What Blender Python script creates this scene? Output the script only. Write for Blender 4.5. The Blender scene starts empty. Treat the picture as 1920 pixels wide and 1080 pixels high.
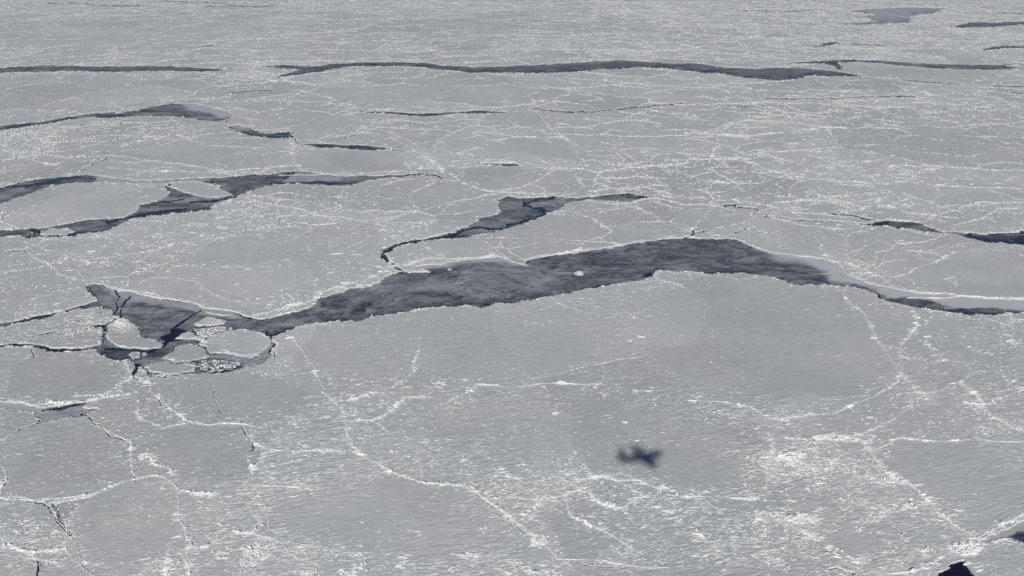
import bpy, math
import numpy as np
from mathutils import Vector, Matrix
rad = math.radians
rng = np.random.default_rng(7)

# ------------------------------------------------------------------ camera, sky, sun, exposure
H = 400.0                    # metres above the ice
PITCH = rad(20.0)
F = 1844.0                   # focal length in units of a 1920 wide picture
HAZE = 0.000012
SUNPX = (1201.0, 857.0)      # where the aeroplane's shadow lies
sp, cp = math.sin(PITCH), math.cos(PITCH)
sc = bpy.context.scene
cam_d = bpy.data.cameras.new("camera")
cam = bpy.data.objects.new("camera", cam_d)
sc.collection.objects.link(cam)
cam.location = (0, 0, H)
cam.rotation_euler = (math.pi/2 - PITCH, 0, 0)
cam_d.sensor_width = 36.0
cam_d.lens = 36.0*F/1920.0
cam_d.clip_start = 0.5
cam_d.clip_end = 200000.0
sc.camera = cam

def ray(px, py):
    u = (px-960.0)/F; v = (py-540.0)/F
    return Vector((u, cp - v*sp, -sp - v*cp))
sun_dir = -ray(*SUNPX).normalized()           # towards the sun
sun_el = math.asin(sun_dir.z)
sun_az = math.atan2(sun_dir.x, sun_dir.y)     # from +Y clockwise
world = bpy.data.worlds.new("World"); sc.world = world
world.use_nodes = True
nt = world.node_tree
bg = nt.nodes["Background"]
sky = nt.nodes.new("ShaderNodeTexSky"); sky.sky_type = 'NISHITA'
sky.sun_disc = False; sky.sun_elevation = sun_el; sky.sun_rotation = sun_az
sky.altitude = 400; sky.air_density = 1.0; sky.dust_density = 0.0; sky.ozone_density = 3.0
nt.links.new(sky.outputs[0], bg.inputs[0]); bg.inputs[1].default_value = 0.05
sun_d = bpy.data.lights.new("sun", 'SUN'); sun_d.energy = 5.0; sun_d.angle = rad(0.5)
sun_d.color = (1.0, 0.965, 0.915)
sun = bpy.data.objects.new("sun", sun_d); sc.collection.objects.link(sun)
sun.rotation_euler = sun_dir.to_track_quat('Z', 'Y').to_euler()
sc.view_settings.view_transform = 'Standard'; sc.view_settings.look = 'None'
sc.view_settings.exposure = -0.52; sc.view_settings.gamma = 1.0
sc.cycles.max_bounces = 4; sc.cycles.diffuse_bounces = 2; sc.cycles.glossy_bounces = 2

# ------------------------------------------------------------------ noise
def _h(ix, iy, seed):
    h = (ix.astype(np.int64)*374761393 + iy.astype(np.int64)*668265263 + seed*974634777) & 0x7fffffff
    h = ((h ^ (h >> 13))*1274126177) & 0x7fffffff
    return ((h ^ (h >> 16)) & 0xffff).astype(np.float32)/65535.0
def noise(x, y, seed=0):
    x0 = np.floor(x); y0 = np.floor(y)
    fx = (x-x0).astype(np.float32); fy = (y-y0).astype(np.float32)
    x0 = x0.astype(np.int64); y0 = y0.astype(np.int64)
    def g(dx, dy):
        a = _h(x0+dx, y0+dy, seed)*6.2831853
        return np.cos(a)*(fx-dx) + np.sin(a)*(fy-dy)
    ux = fx*fx*fx*(fx*(fx*6-15)+10); uy = fy*fy*fy*(fy*(fy*6-15)+10)
    a = g(0, 0)*(1-ux)+g(1, 0)*ux; b = g(0, 1)*(1-ux)+g(1, 1)*ux
    return (a*(1-uy)+b*uy)*1.5
def voronoi(x, y, seed):
    """distance to the nearest cell border"""
    xi = np.floor(x).astype(np.int64); yi = np.floor(y).astype(np.int64)
    f1 = np.full(x.shape, 9.0, np.float32); f2 = f1.copy()
    for dx in (-1, 0, 1):
        for dy in (-1, 0, 1):
            cx = xi+dx; cy = yi+dy
            d = np.hypot(cx+0.1+0.8*_h(cx, cy, seed)-x, cy+0.1+0.8*_h(cx, cy, seed+1)-y).astype(np.float32)
            m = d < f1
            f2 = np.where(m, f1, np.minimum(f2, d)); f1 = np.where(m, d, f1)
    return (f2-f1)*0.5
def plates(X, Y, size, seed):
    """a random number per ice plate (cells of a warped Voronoi pattern)"""
    x = (X + 40*noise(X/130, Y/130, seed+5) + 10*noise(X/35, Y/35, seed+6))/size
    y = (Y + 40*noise(X/130, Y/130, seed+7) + 10*noise(X/35, Y/35, seed+8))/(size*1.3)
    xi = np.floor(x).astype(np.int64); yi = np.floor(y).astype(np.int64)
    f1 = np.full(x.shape, 9.0, np.float32); r = np.zeros(x.shape, np.float32); f2 = f1.copy()
    for dx in (-1, 0, 1):
        for dy in (-1, 0, 1):
            cx = xi+dx; cy = yi+dy
            d = np.hypot(cx+0.05+0.9*_h(cx, cy, seed)-x, cy+0.05+0.9*_h(cx, cy, seed+1)-y).astype(np.float32)
            m = d < f1
            f2 = np.where(m, f1, np.minimum(f2, d)); f1 = np.where(m, d, f1); r = np.where(m, _h(cx, cy, seed+2), r)
    return r, (f2-f1)*0.5*size
def to_world(px, py):
    u = (px-960.0)/F; v = (py-540.0)/F
    s = H/(sp+v*cp)
    return u*s, (cp-v*sp)*s
def to_px(X, Y):
    s = Y*cp + H*sp
    return 960 + F*X/s, 540 + F*(H*cp - Y*sp)/s

# ------------------------------------------------------------------ survey of the leads, floes and ridges
# outlines are in units of the picture plane and are laid out on the sea by to_world()
LEADS = {
 'main': [(162,535),(180,530),(197,537),(213,543),(247,548),(267,555),(290,560),(333,563),(367,570),(393,578),(417,582),(447,587),(460,594),
   (480,598),(500,597),(533,590),(567,583),(588,575),(599,562),(630,551),(653,544),(695,535.5),(717,527),(734,517),(746,511),(768,513),
   (805,511),(790,504),(776,499),(821,495),(864,488),(892,485),(934,481),(965,493),(990,499),(985,488),(1010,482),(1052,476),(1100,471),(1153,463),
   (1207,455),(1245,449),(1280,447),(1300,446),(1340,449),(1380,450),(1413,465),(1447,475),(1520,483),(1570,493),(1590,513),(1617,528),
   (1653,537),(1690,545),(1730,550),(1780,553),(1813,557),(1920,562),(2060,566),(2060,590),(1920,587),(1897,588),(1867,591),(1820,592),
   (1793,588),(1760,582),(1727,577),(1700,572),(1677,568),(1663,564),(1650,558),(1640,550),(1620,542),(1593,539),(1547,535),(1493,534),
   (1467,527),(1437,517),(1413,514),(1363,513),(1323,514),(1280,509),(1230,509),(1220,520),(1187,528),(1133,538),(1067,550),(1007,560),
   (960,568),(927,570),(900,577),(873,573),(840,574),(800,579),(747,587),(700,593),(660,602),(640,603),(600,608),(560,613),(547,618),
   (527,627),(513,632),(512,642),(524,645),(513,654),(508,668),(498,678),(474,685),(442,693),(417,701),(392,702),(380,699),(359,702),
   (338,704),(307,708),(288,710),(276,704),(272,694),(265,688),(262,697),(256,706),(264,713),(277,721),(275,722),(262,714),(248,707),
   (250,700),(257,690),(254,684),(247,677),(227,677),(197,670),(182,662),(180,656),(140,660),(107,662),(73,657),(55,651),(0,652),(-80,656),
   (-80,650),(0,647),(52,645),(67,648),(100,655),(133,655),(161,653),(186,648),(188,642),(191,632),(194,622),(191,615),(180,614),(168,611),
   (196,608),(213,601),(225,594),(213,592),(207,583),(187,575),(150,580),(113,587),(87,597),(40,605),(0,612),(-80,622),(-80,614),(0,605),
   (43,598),(93,588),(133,580),(173,567),(187,562),(163,548)],
 'hook': [(718,483),(718,468),(737,463),(747,457),(767,452),(793,447),(827,440),(853,435),(887,420),(907,407),(930,402),(937,390),(937,377),
   (950,368),(983,372),(1040,369),(1067,372),(1127,367),(1173,362),(1207,367),(1232,367),(1193,377),(1160,379),(1127,375),(1080,376),
   (1067,378),(1057,387),(1023,402),(990,415),(960,427),(923,437),(887,443),(860,446),(827,447),(797,452),(767,457),(747,465),(737,473),
   (724,478),(737,491),(733,493)],
 'lower_left': [(-80,430),(0,430),(27,432),(67,428),(100,425),(127,420),(160,413),(200,410),(233,408),(253,400),(267,383),(293,377),(317,363),
   (310,352),(314,346),(340,341),(430,352),(450,367),(443,371),(413,380),(393,393),(360,398),(317,402),(267,408),(247,412),(227,423),
   (200,435),(165,437),(140,443),(105,446),(85,443),(72,446),(57,448),(37,442),(0,446),(-80,450)],
 'upper_left': [(-80,360),(0,352),(20,347),(53,338),(100,333),(147,328),(187,330),(220,336),(260,338),(310,338),(340,336),(407,334),(433,332),
   (500,327),(553,322),(583,323),(640,331),(707,330),(783,327),(827,330),(773,331),(723,335),(680,340),(660,348),(633,350),(600,347),
   (553,345),(520,345),(493,353),(467,360),(447,367),(433,360),(410,347),(377,342),(337,340),(310,345),(290,343),(220,343),(187,343),
   (147,343),(100,348),(67,358),(43,368),(0,383),(-80,400)],
 'arch': [(-80,246),(0,237),(50,230),(83,228),(110,222),(147,217),(173,213),(220,212),(260,207),(280,200),(320,195),(367,195),(407,203),
   (440,217),(420,225),(400,228),(360,222),(313,217),(267,217),(213,221),(160,220),(127,225),(93,232),(60,237),(0,245),(-80,256)],
 'arch_tail': [(423,239),(440,235),(462,238),(480,247),(500,251),(520,249),(548,248),(546,257),(520,261),(480,256),(447,249)],
 'small_strip': [(565,270),(600,270),(640,272),(690,273),(720,277),(760,284),(720,281),(690,281),(640,278),(600,277)],
 'far_left': [(-80,130),(0,128),(40,125),(83,123),(130,123),(190,125),(250,124),(310,124),(360,127),(425,130),(400,134),(350,134),(300,133),
   (250,134),(190,135),(130,133),(80,135),(30,136),(0,136),(-80,138)],
 'far_band': [(485,124),(530,122),(580,124),(600,124),(620,120),(640,119),(680,117),(750,117),(800,118),(830,123),(880,126),(940,125),
   (1000,122),(1060,119),(1120,115),(1170,113),(1220,117),(1260,119),(1310,119),(1360,127),(1410,129),(1460,127),(1500,128),(1560,133),
   (1620,143),(1560,143),(1510,142),(1500,148),(1490,151),(1440,150),(1400,146),(1360,139),(1320,137),(1280,132),(1240,128),(1200,126),
   (1160,129),(1120,131),(1080,134),(1040,137),(1000,137),(940,136),(890,137),(850,133),(800,127),(760,124),(720,125),(670,124),(640,126),
   (600,134),(560,141),(510,146),(540,137),(560,131),(530,128)],
 'far_right': [(1475,119),(1520,115),(1560,113),(1600,111),(1610,113),(1660,114),(1720,119),(1800,121),(1870,122),(1885,118),(1890,124),
   (1920,128),(1890,129),(1860,131),(1800,130),(1740,127),(1680,122),(1620,116),(1575,117),(1580,128),(1573,133),(1565,126),(1555,120),(1520,119)],
 'top_right': [(1780,52),(1800,46),(1820,42),(1860,43),(1920,40),(2020,36),(2020,42),(1920,46),(1870,50),(1820,52)],
 'top_patch': [(1590,20),(1640,17),(1700,14),(1775,16),(1760,23),(1710,30),(1705,43),(1650,45),(1600,47),(1570,45),(1640,40),(1625,32),(1640,27),(1610,23)],
 'right_sliver': [(1840,92),(1860,87),(1920,86),(2020,84),(2020,88),(1920,90),(1880,91),(1845,95)],
 'short_sliver': [(1522,90),(1550,80),(1570,78),(1572,82),(1540,87)],
 'mid_strip': [(665,203),(685,209),(735,210),(780,213),(850,211),(900,207),(955,211),(920,213),(850,214),(790,218),(770,217),(730,213),(690,213)],
 'comma': [(895,308),(930,306),(965,306),(970,311),(940,311),(915,313),(925,310)],
 'right_lead': [(1632,420),(1640,414),(1660,413),(1693,415),(1723,418),(1747,427),(1773,435),(1800,437),(1820,437),(1853,440),(1920,434),(2040,428),
   (2040,470),(1920,460),(1887,457),(1847,455),(1813,447),(1787,440),(1753,437),(1720,433),(1680,429),(1660,424),(1640,423)],
 'corner': [(1830,1018),(1860,1003),(1890,990),(1920,975),(1990,955),(1990,1040),(1915,1019),(1880,1012),(1850,1022)],
 'bottom_pool': [(1760,1075),(1780,1070),(1793,1060),(1812,1055),(1818,1065),(1830,1080),(1832,1110),(1755,1110)],
 'left_bottom': [(-80,752),(0,752),(40,757),(80,765),(105,764),(130,757),(165,754),(150,765),(188,767),(165,776),(120,785),(80,795),(75,785),(60,772),(30,769),(0,768),(-80,768)],
 'triangle': [(95,941),(130,938),(168,931),(147,950),(137,970),(125,987),(110,970),(102,958)],
}
# cracks: (centre line, half width)
CRACKS = [
 ([(150,776),(165,780),(180,795),(200,810),(225,822),(245,828)],1.0),([(75,795),(40,808),(10,825),(-10,835)],1.0),
 ([(-10,935),(50,940),(90,948),(100,968),(120,987),(140,1005)],1.3),([(65,1043),(73,1055),(76,1090)],1.4),
 ([(455,803),(470,822),(475,845),(463,852)],0.9),([(50,648),(60,660),(70,672)],0.9),([(620,263),(650,257),(665,252)],0.8),
 ([(1000,204),(1060,210),(1110,210),(1170,204),(1240,197),(1280,194)],1.0),([(1480,410),(1500,412),(1527,415),(1550,416)],1.0),
 ([(1358,385),(1366,384),(1377,384)],2.4),([(1377,388),(1400,390),(1415,391),(1425,397),(1440,402),(1435,409)],0.9),
 ([(1302,425),(1300,437),(1283,447)],1.2),([(1300,437),(1327,434)],1.0),([(1378,437),(1395,428)],1.0),([(1560,401),(1590,404),(1632,412)],1.1),
 ([(85,7),(140,5),(190,11),(270,11),(280,8)],0.7),([(300,2),(400,5),(480,14),(540,3)],0.6),([(380,12),(450,13),(520,12)],0.6),
 ([(300,96),(360,90),(400,85)],0.6),([(435,174),(470,171),(510,170)],0.8),([(1380,20),(1480,21),(1535,18)],0.6),([(1560,84),(1600,83),(1660,85)],0.6),
 ([(1430,185),(1540,186),(1620,182),(1715,180)],0.8),([(1365,198),(1405,200)],0.8),([(1680,149),(1760,155),(1800,158)],0.6),
 ([(1840,160),(1925,163)],0.8),([(1890,173),(1925,175)],0.7),([(1875,24),(1925,26)],0.6),([(-10,470),(20,471),(47,469)],0.9),
 ([(190,578),(192,588)],0.9),([(143,600),(152,607)],0.8),([(820,311),(850,313),(880,308)],0.0),([(1555,1072),(1570,1068),(1600,1076)],1.4),
 ([(1500,972),(1512,966)],1.0),([(790,327),(810,327),(826,333)],0.8),([(300,713),(330,709),(360,706)],0.0),
 ([(733,492),(740,500),(752,508),(760,512)],1.3),([(722,520),(727,512),(732,510)],1.2),([(400,735),(407,755),(413,778)],0.5),([(430,222),(424,230),(426,240)],0.8),([(547,256),(556,265),(568,272)],0.8),([(1437,404),(1460,408),(1482,410)],0.9),([(1545,415),(1590,417),(1635,421)],0.9),
 ([(245,828),(250,850),(244,880),(250,905)],0.6),([(513,640),(520,655),(512,672)],0.9),([(880,917),(920,950),(960,975),(990,1008)],0.55),([(700,868),(740,890),(800,909)],0.45),([(275,722),(300,752),(318,775),(316,790)],0.5),
 ([(193,590),(170,596),(150,597)],0.6),([(130,600),(110,620),(70,630),(60,640)],0.7),([(1060,1051),(1110,1064),(1160,1063)],0.5),([(985,385),(940,384),(900,400)],0.0),([(1290,445),(1320,410),(1345,387)],0.6)]
# young ice inside the leads: (outline, tone, softness); 0 open water, 0.4 dark thin ice, 1 snowy
TONES = [
 ([(1395,440),(1420,470),(1460,486),(1510,492),(1545,510),(1552,530),(1600,535),(1640,543),(1652,556),(1665,562),(1720,566),(1765,574),(1790,583),(1860,583),(2060,590),(2060,540),(1600,480)],0.93,10),
 ([(1655,566),(1670,559),(1715,558),(1765,567),(1775,584),(1700,580)],0.38,4),([(1780,580),(1830,578),(1860,576),(1905,583),(2060,588),(2060,600),(1780,600)],0.3,3),
 ([(760,497),(821,494),(864,487),(935,478),(985,482),(992,500),(965,497),(940,493),(900,492),(860,494),(820,502),(770,510)],0.86,4),
 ([(860,490),(990,500),(1010,520),(980,550),(900,560),(860,540)],0.55,25),
 ([(186,538),(250,546),(300,560),(370,568),(420,580),(470,590),(440,600),(390,592),(340,577),(280,572),(240,565),(205,552)],0.78,5),
 ([(600,565),(640,556),(662,562),(655,575),(625,580),(600,578)],0.26,3),([(655,583),(665,576),(680,574),(692,579),(680,587),(660,590)],0.22,2),
 ([(668,570),(690,566),(712,572),(722,580),(700,578),(680,574)],0.24,2),([(1022,500),(1030,493),(1042,492),(1048,502),(1036,506)],0.3,2),
 ([(1050,483),(1100,475),(1200,462),(1280,452),(1380,455),(1470,500),(1440,512),(1300,505),(1220,505),(1100,525),(1050,510)],0.36,10),
 ([(362,616),(410,614),(396,632),(388,650),(372,645)],0.15,3),([(351,679),(397,672),(440,676),(465,683),(432,695),(386,699)],0.13,3),
 ([(180,662),(200,652),(300,652),(380,628),(345,640),(300,672),(230,680)],0.27,4),
 ([(330,186),(380,192),(450,215),(420,224),(390,213),(350,206)],0.85,5),([(423,233),(455,236),(470,246),(440,246)],0.75,4),
 ([(180,325),(340,333),(400,336),(400,348),(180,346)],0.82,5),([(545,322),(640,328),(640,341),(560,341),(520,345),(540,335)],0.72,4),
 ([(0,360),(60,345),(60,362),(0,386)],0.6,6),([(420,345),(440,335),(500,330),(540,327),(520,342),(470,356),(440,360)],0.36,3),
 ([(1040,366),(1130,366),(1130,378),(1060,380)],0.55,3),([(1570,10),(1790,10),(1790,50),(1560,50)],0.74,6),
 ([(1480,108),(1920,115),(1920,135),(1480,130)],0.5,3),([(460,108),(1640,105),(1640,155),(460,155)],0.40,3),([(0,118),(430,118),(430,140),(0,140)],0.46,3),([(1700,425),(1740,420),(1750,436),(1700,436)],0.55,4),
 ([(1820,441),(1920,441),(2040,440),(2040,475),(1900,460),(1820,450)],0.17,4),([(1820,960),(1990,940),(1990,1050),(1820,1030)],0.85,6),([(1885,1006),(1905,996),(1925,990),(1990,975),(1990,1030),(1915,1016)],0.28,4),
 ([(85,930),(175,925),(150,990),(90,990)],0.8,6),([(-80,740),(60,750),(100,766),(70,800),(-80,790)],0.85,5),([(70,775),(150,762),(195,766),(150,785),(80,798)],0.74,5),
 ([(1640,410),(1690,412),(1690,430),(1650,426)],0.45,3),([(0,640),(60,640),(60,660),(0,660)],0.6,3),
 ([(480,255),(550,245),(550,262),(500,262)],0.3,3),([(470,675),(512,645),(515,690),(440,697)],0.7,4)]
# open water: polygons and cracks through the young ice
WATER = [[(301,631),(318,625),(322,618),(332,615),(347,620),(338,629),(328,633),(314,641)],[(1632,422),(1650,415),(1672,415),(1660,420),(1640,424)],
 [(1806,438),(1819,438),(1818,446),(1805,446)],[(57,430),(75,433),(71,443),(58,446),(63,438)],[(1762,1076),(1768,1071),(1780,1072),(1786,1063),(1795,1062),(1801,1055),(1812,1056),(1815,1064),(1824,1069),(1821,1076),(1830,1080),(1832,1110),(1755,1110)],
 [(252,683),(265,683),(259,697),(251,704),(250,700),(257,691)],[(94,769),(110,765),(127,759),(150,757),(140,761),(120,765),(105,769)],
 [(980,378),(990,384),(985,388)],[(850,1089),(851,1089),(851,1090)]]
WCRACKS = [
 ([(1040,371),(1007,375),(987,382),(993,388),(1013,393)],1.5),([(1013,392),(1022,402),(1007,409)],3.2),([(1007,409),(973,417),(950,421),(950,428)],1.8),([(950,428),(933,429),(887,427),(870,433)],1.2),
 ([(870,433),(853,440),(840,443)],2.2),([(840,443),(827,445),(793,450),(750,460),(737,467)],1.3),([(737,467),(722,473),(720,483),(735,492)],1.7),([(1127,369),(1150,365),(1175,363)],1.0),
 ([(200,417),(233,412),(247,408),(277,403),(317,397),(347,393)],1.7),([(353,380),(393,378),(440,371)],1.3),([(283,381),(347,375)],0.7),([(100,443),(133,442),(173,435)],1.0),
 ([(-10,356),(20,350),(50,347),(90,339),(147,330)],1.7),([(45,353),(60,346),(110,342)],1.6),([(500,334),(530,333),(553,323)],0.8),([(510,345),(560,343),(600,342),(660,346)],1.1),([(313,346),(335,339)],1.0),([(380,341),(400,341)],0.8),
 ([(195,611),(194,622),(192,634),(189,645)],1.9),([(226,594),(213,601),(196,609),(172,612)],0.9),([(246,556),(228,575),(226,585),(229,595)],0.9),([(213,543),(222,556),(217,573),(213,590)],0.7),([(378,580),(350,598),(320,618)],1.1),
 ([(430,583),(450,590),(467,597)],1.0),([(280,661),(300,652),(322,638),(345,635)],1.6),([(200,655),(240,657),(290,660)],1.0),([(360,645),(380,652),(393,666)],0.8),([(505,660),(513,650),(524,645)],1.0),([(390,698),(420,696),(440,690)],1.5),
 ([(-10,617),(40,603),(90,592),(170,570)],1.0),([(1853,441),(1890,438),(1925,435)],1.5),([(1845,450),(1890,454),(1925,458)],1.5),([(1785,52),(1830,48),(1925,43)],1.0),([(1842,92),(1880,88),(1925,87)],1.0),([(1524,89),(1550,84),(1570,82)],0.7),
 ([(1560,121),(1580,127),(1573,133)],1.2),([(1600,111),(1560,114),(1540,119)],0.9),([(1140,126),(1170,122),(1190,124)],1.1),([(640,120),(690,118)],0.7),([(920,310),(965,308)],0.9),([(770,216),(790,216)],1.2),
 ([(510,144),(560,138),(600,131)],0.9),([(1480,586),(1500,534)],0.0),([(600,120),(640,121)],0.8),([(0,243),(60,236),(130,222)],0.8),([(497,255),(520,258),(545,256)],1.0),([(590,274),(640,275),(700,278)],0.8),
 ([(70,655),(110,659),(160,657)],1.2),([(-10,650),(50,648),(70,654)],1.0),([(250,702),(262,712),(276,721)],0.9),([(500,625),(513,630),(527,624)],1.0),([(83,771),(105,768)],1.2),([(1875,1000),(1890,998)],0.0),
 ([(1640,547),(1648,556),(1655,560)],1.4),([(1205,519),(1225,512)],1.0),([(745,511),(765,513)],0.8)]
FLOES = [
 ('outline', [(380,647),(392,633),(409,625),(432,619),(453,617),(474,620),(499,627),(511,637),(509,647),(497,656),(488,666),(472,669),(442,667),(411,664),(397,662),(386,656)], 'largest rounded white floe in the junction of leads, brash ice along its left side'),
 ('outline', [(364,608),(376,602),(390,596),(403,597),(424,604),(415,610),(390,611),(370,610)], 'small bright lens shaped floe directly above the largest rounded floe'),
 ('outline', [(327,634),(340,625),(355,620),(370,628),(374,633),(363,637),(342,635)], 'small triangular floe between the black open water pool and the brash ice'),
 ('outline', [(304,669),(317,659),(336,650),(353,644),(370,648),(384,657),(396,668),(380,674),(351,678),(322,677)], 'pointed dome shaped floe touching the left side of the largest rounded floe'),
 ('outline', [(273,687),(284,681),(309,679),(342,681),(370,687),(363,697),(334,700),(307,700),(278,698)], 'flat oblong floe below the dome shaped floe, lowest in the junction of leads'),
 ('outline', [(242,668),(249,661),(259,661),(265,669),(261,673.5),(249,673.5)], 'tiny round floe alone in the dark channel of the junction'),
 ('outline', [(230,596),(242,604),(259,614),(264,625),(262,633),(276,637),(295,640),(307,645),(301,653),(276,656),(247,654),(217,650),(211,645),(201,637),(199,629),(203,620),(199,612),(213,604)], 'rubble covered floe with smooth lower tongue under the grey triangular lead'),
 ('outline', [(317,350),(325,343),(340,341),(377,343),(403,349),(422,357),(438,367),(420,370),(395,371),(365,367),(335,356)], 'smooth oval floe wedged between two leads at the upper left'),
 ('outline', [(75,433),(100,429),(127,430),(143,436),(113,442),(80,441)], 'thin sliver floe lying in the narrow lead at the left edge'),
  ('outline', [(366,634),(372,631),(379,633),(377,638),(369,639)], 'F'),('outline', [(380,639),(384,635),(388,640),(385,645),(379,644)], 'F'),
 ('outline', [(374,622),(383,619),(386,624),(378,627)], 'F'),('outline', [(392,621),(402,620),(404,623),(396,627),(390,626)], 'F'),('outline', [(372,645),(377,642),(383,648),(379,650)], 'F'),
 ('outline', [(381,683),(392,681),(396,686),(385,690)], 'G'),('outline', [(402,678),(411,677),(414,682),(404,684)], 'G'),('outline', [(420,685),(431,682),(434,688),(424,690)], 'G'),('outline', [(436,678),(446,677),(449,681),(441,684)], 'G'),
 ('outline', [(267,663),(275,661),(279,665),(271,668)], 'slim shard of ice just right of the tiny round floe'),
 ('outline', [(1076,513),(1080,510.5),(1086,509.5),(1092,511),(1094,514),(1089,517),(1081,516.5)], 'bright white ice chunk floating alone in the wide grey main lead'),
 ('outline', [(837,504),(842,501),(846,503),(842,506)], 'little ice chunk at the upper bank of the main lead near the crack mouth'),
]
FLOES = [(o, {'F': 'small angular ice fragment in the brash left of the largest rounded floe',
  'G': 'small angular ice fragment in the brash below the largest rounded floe'}.get(l, l)) for _, o, l in FLOES]
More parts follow.
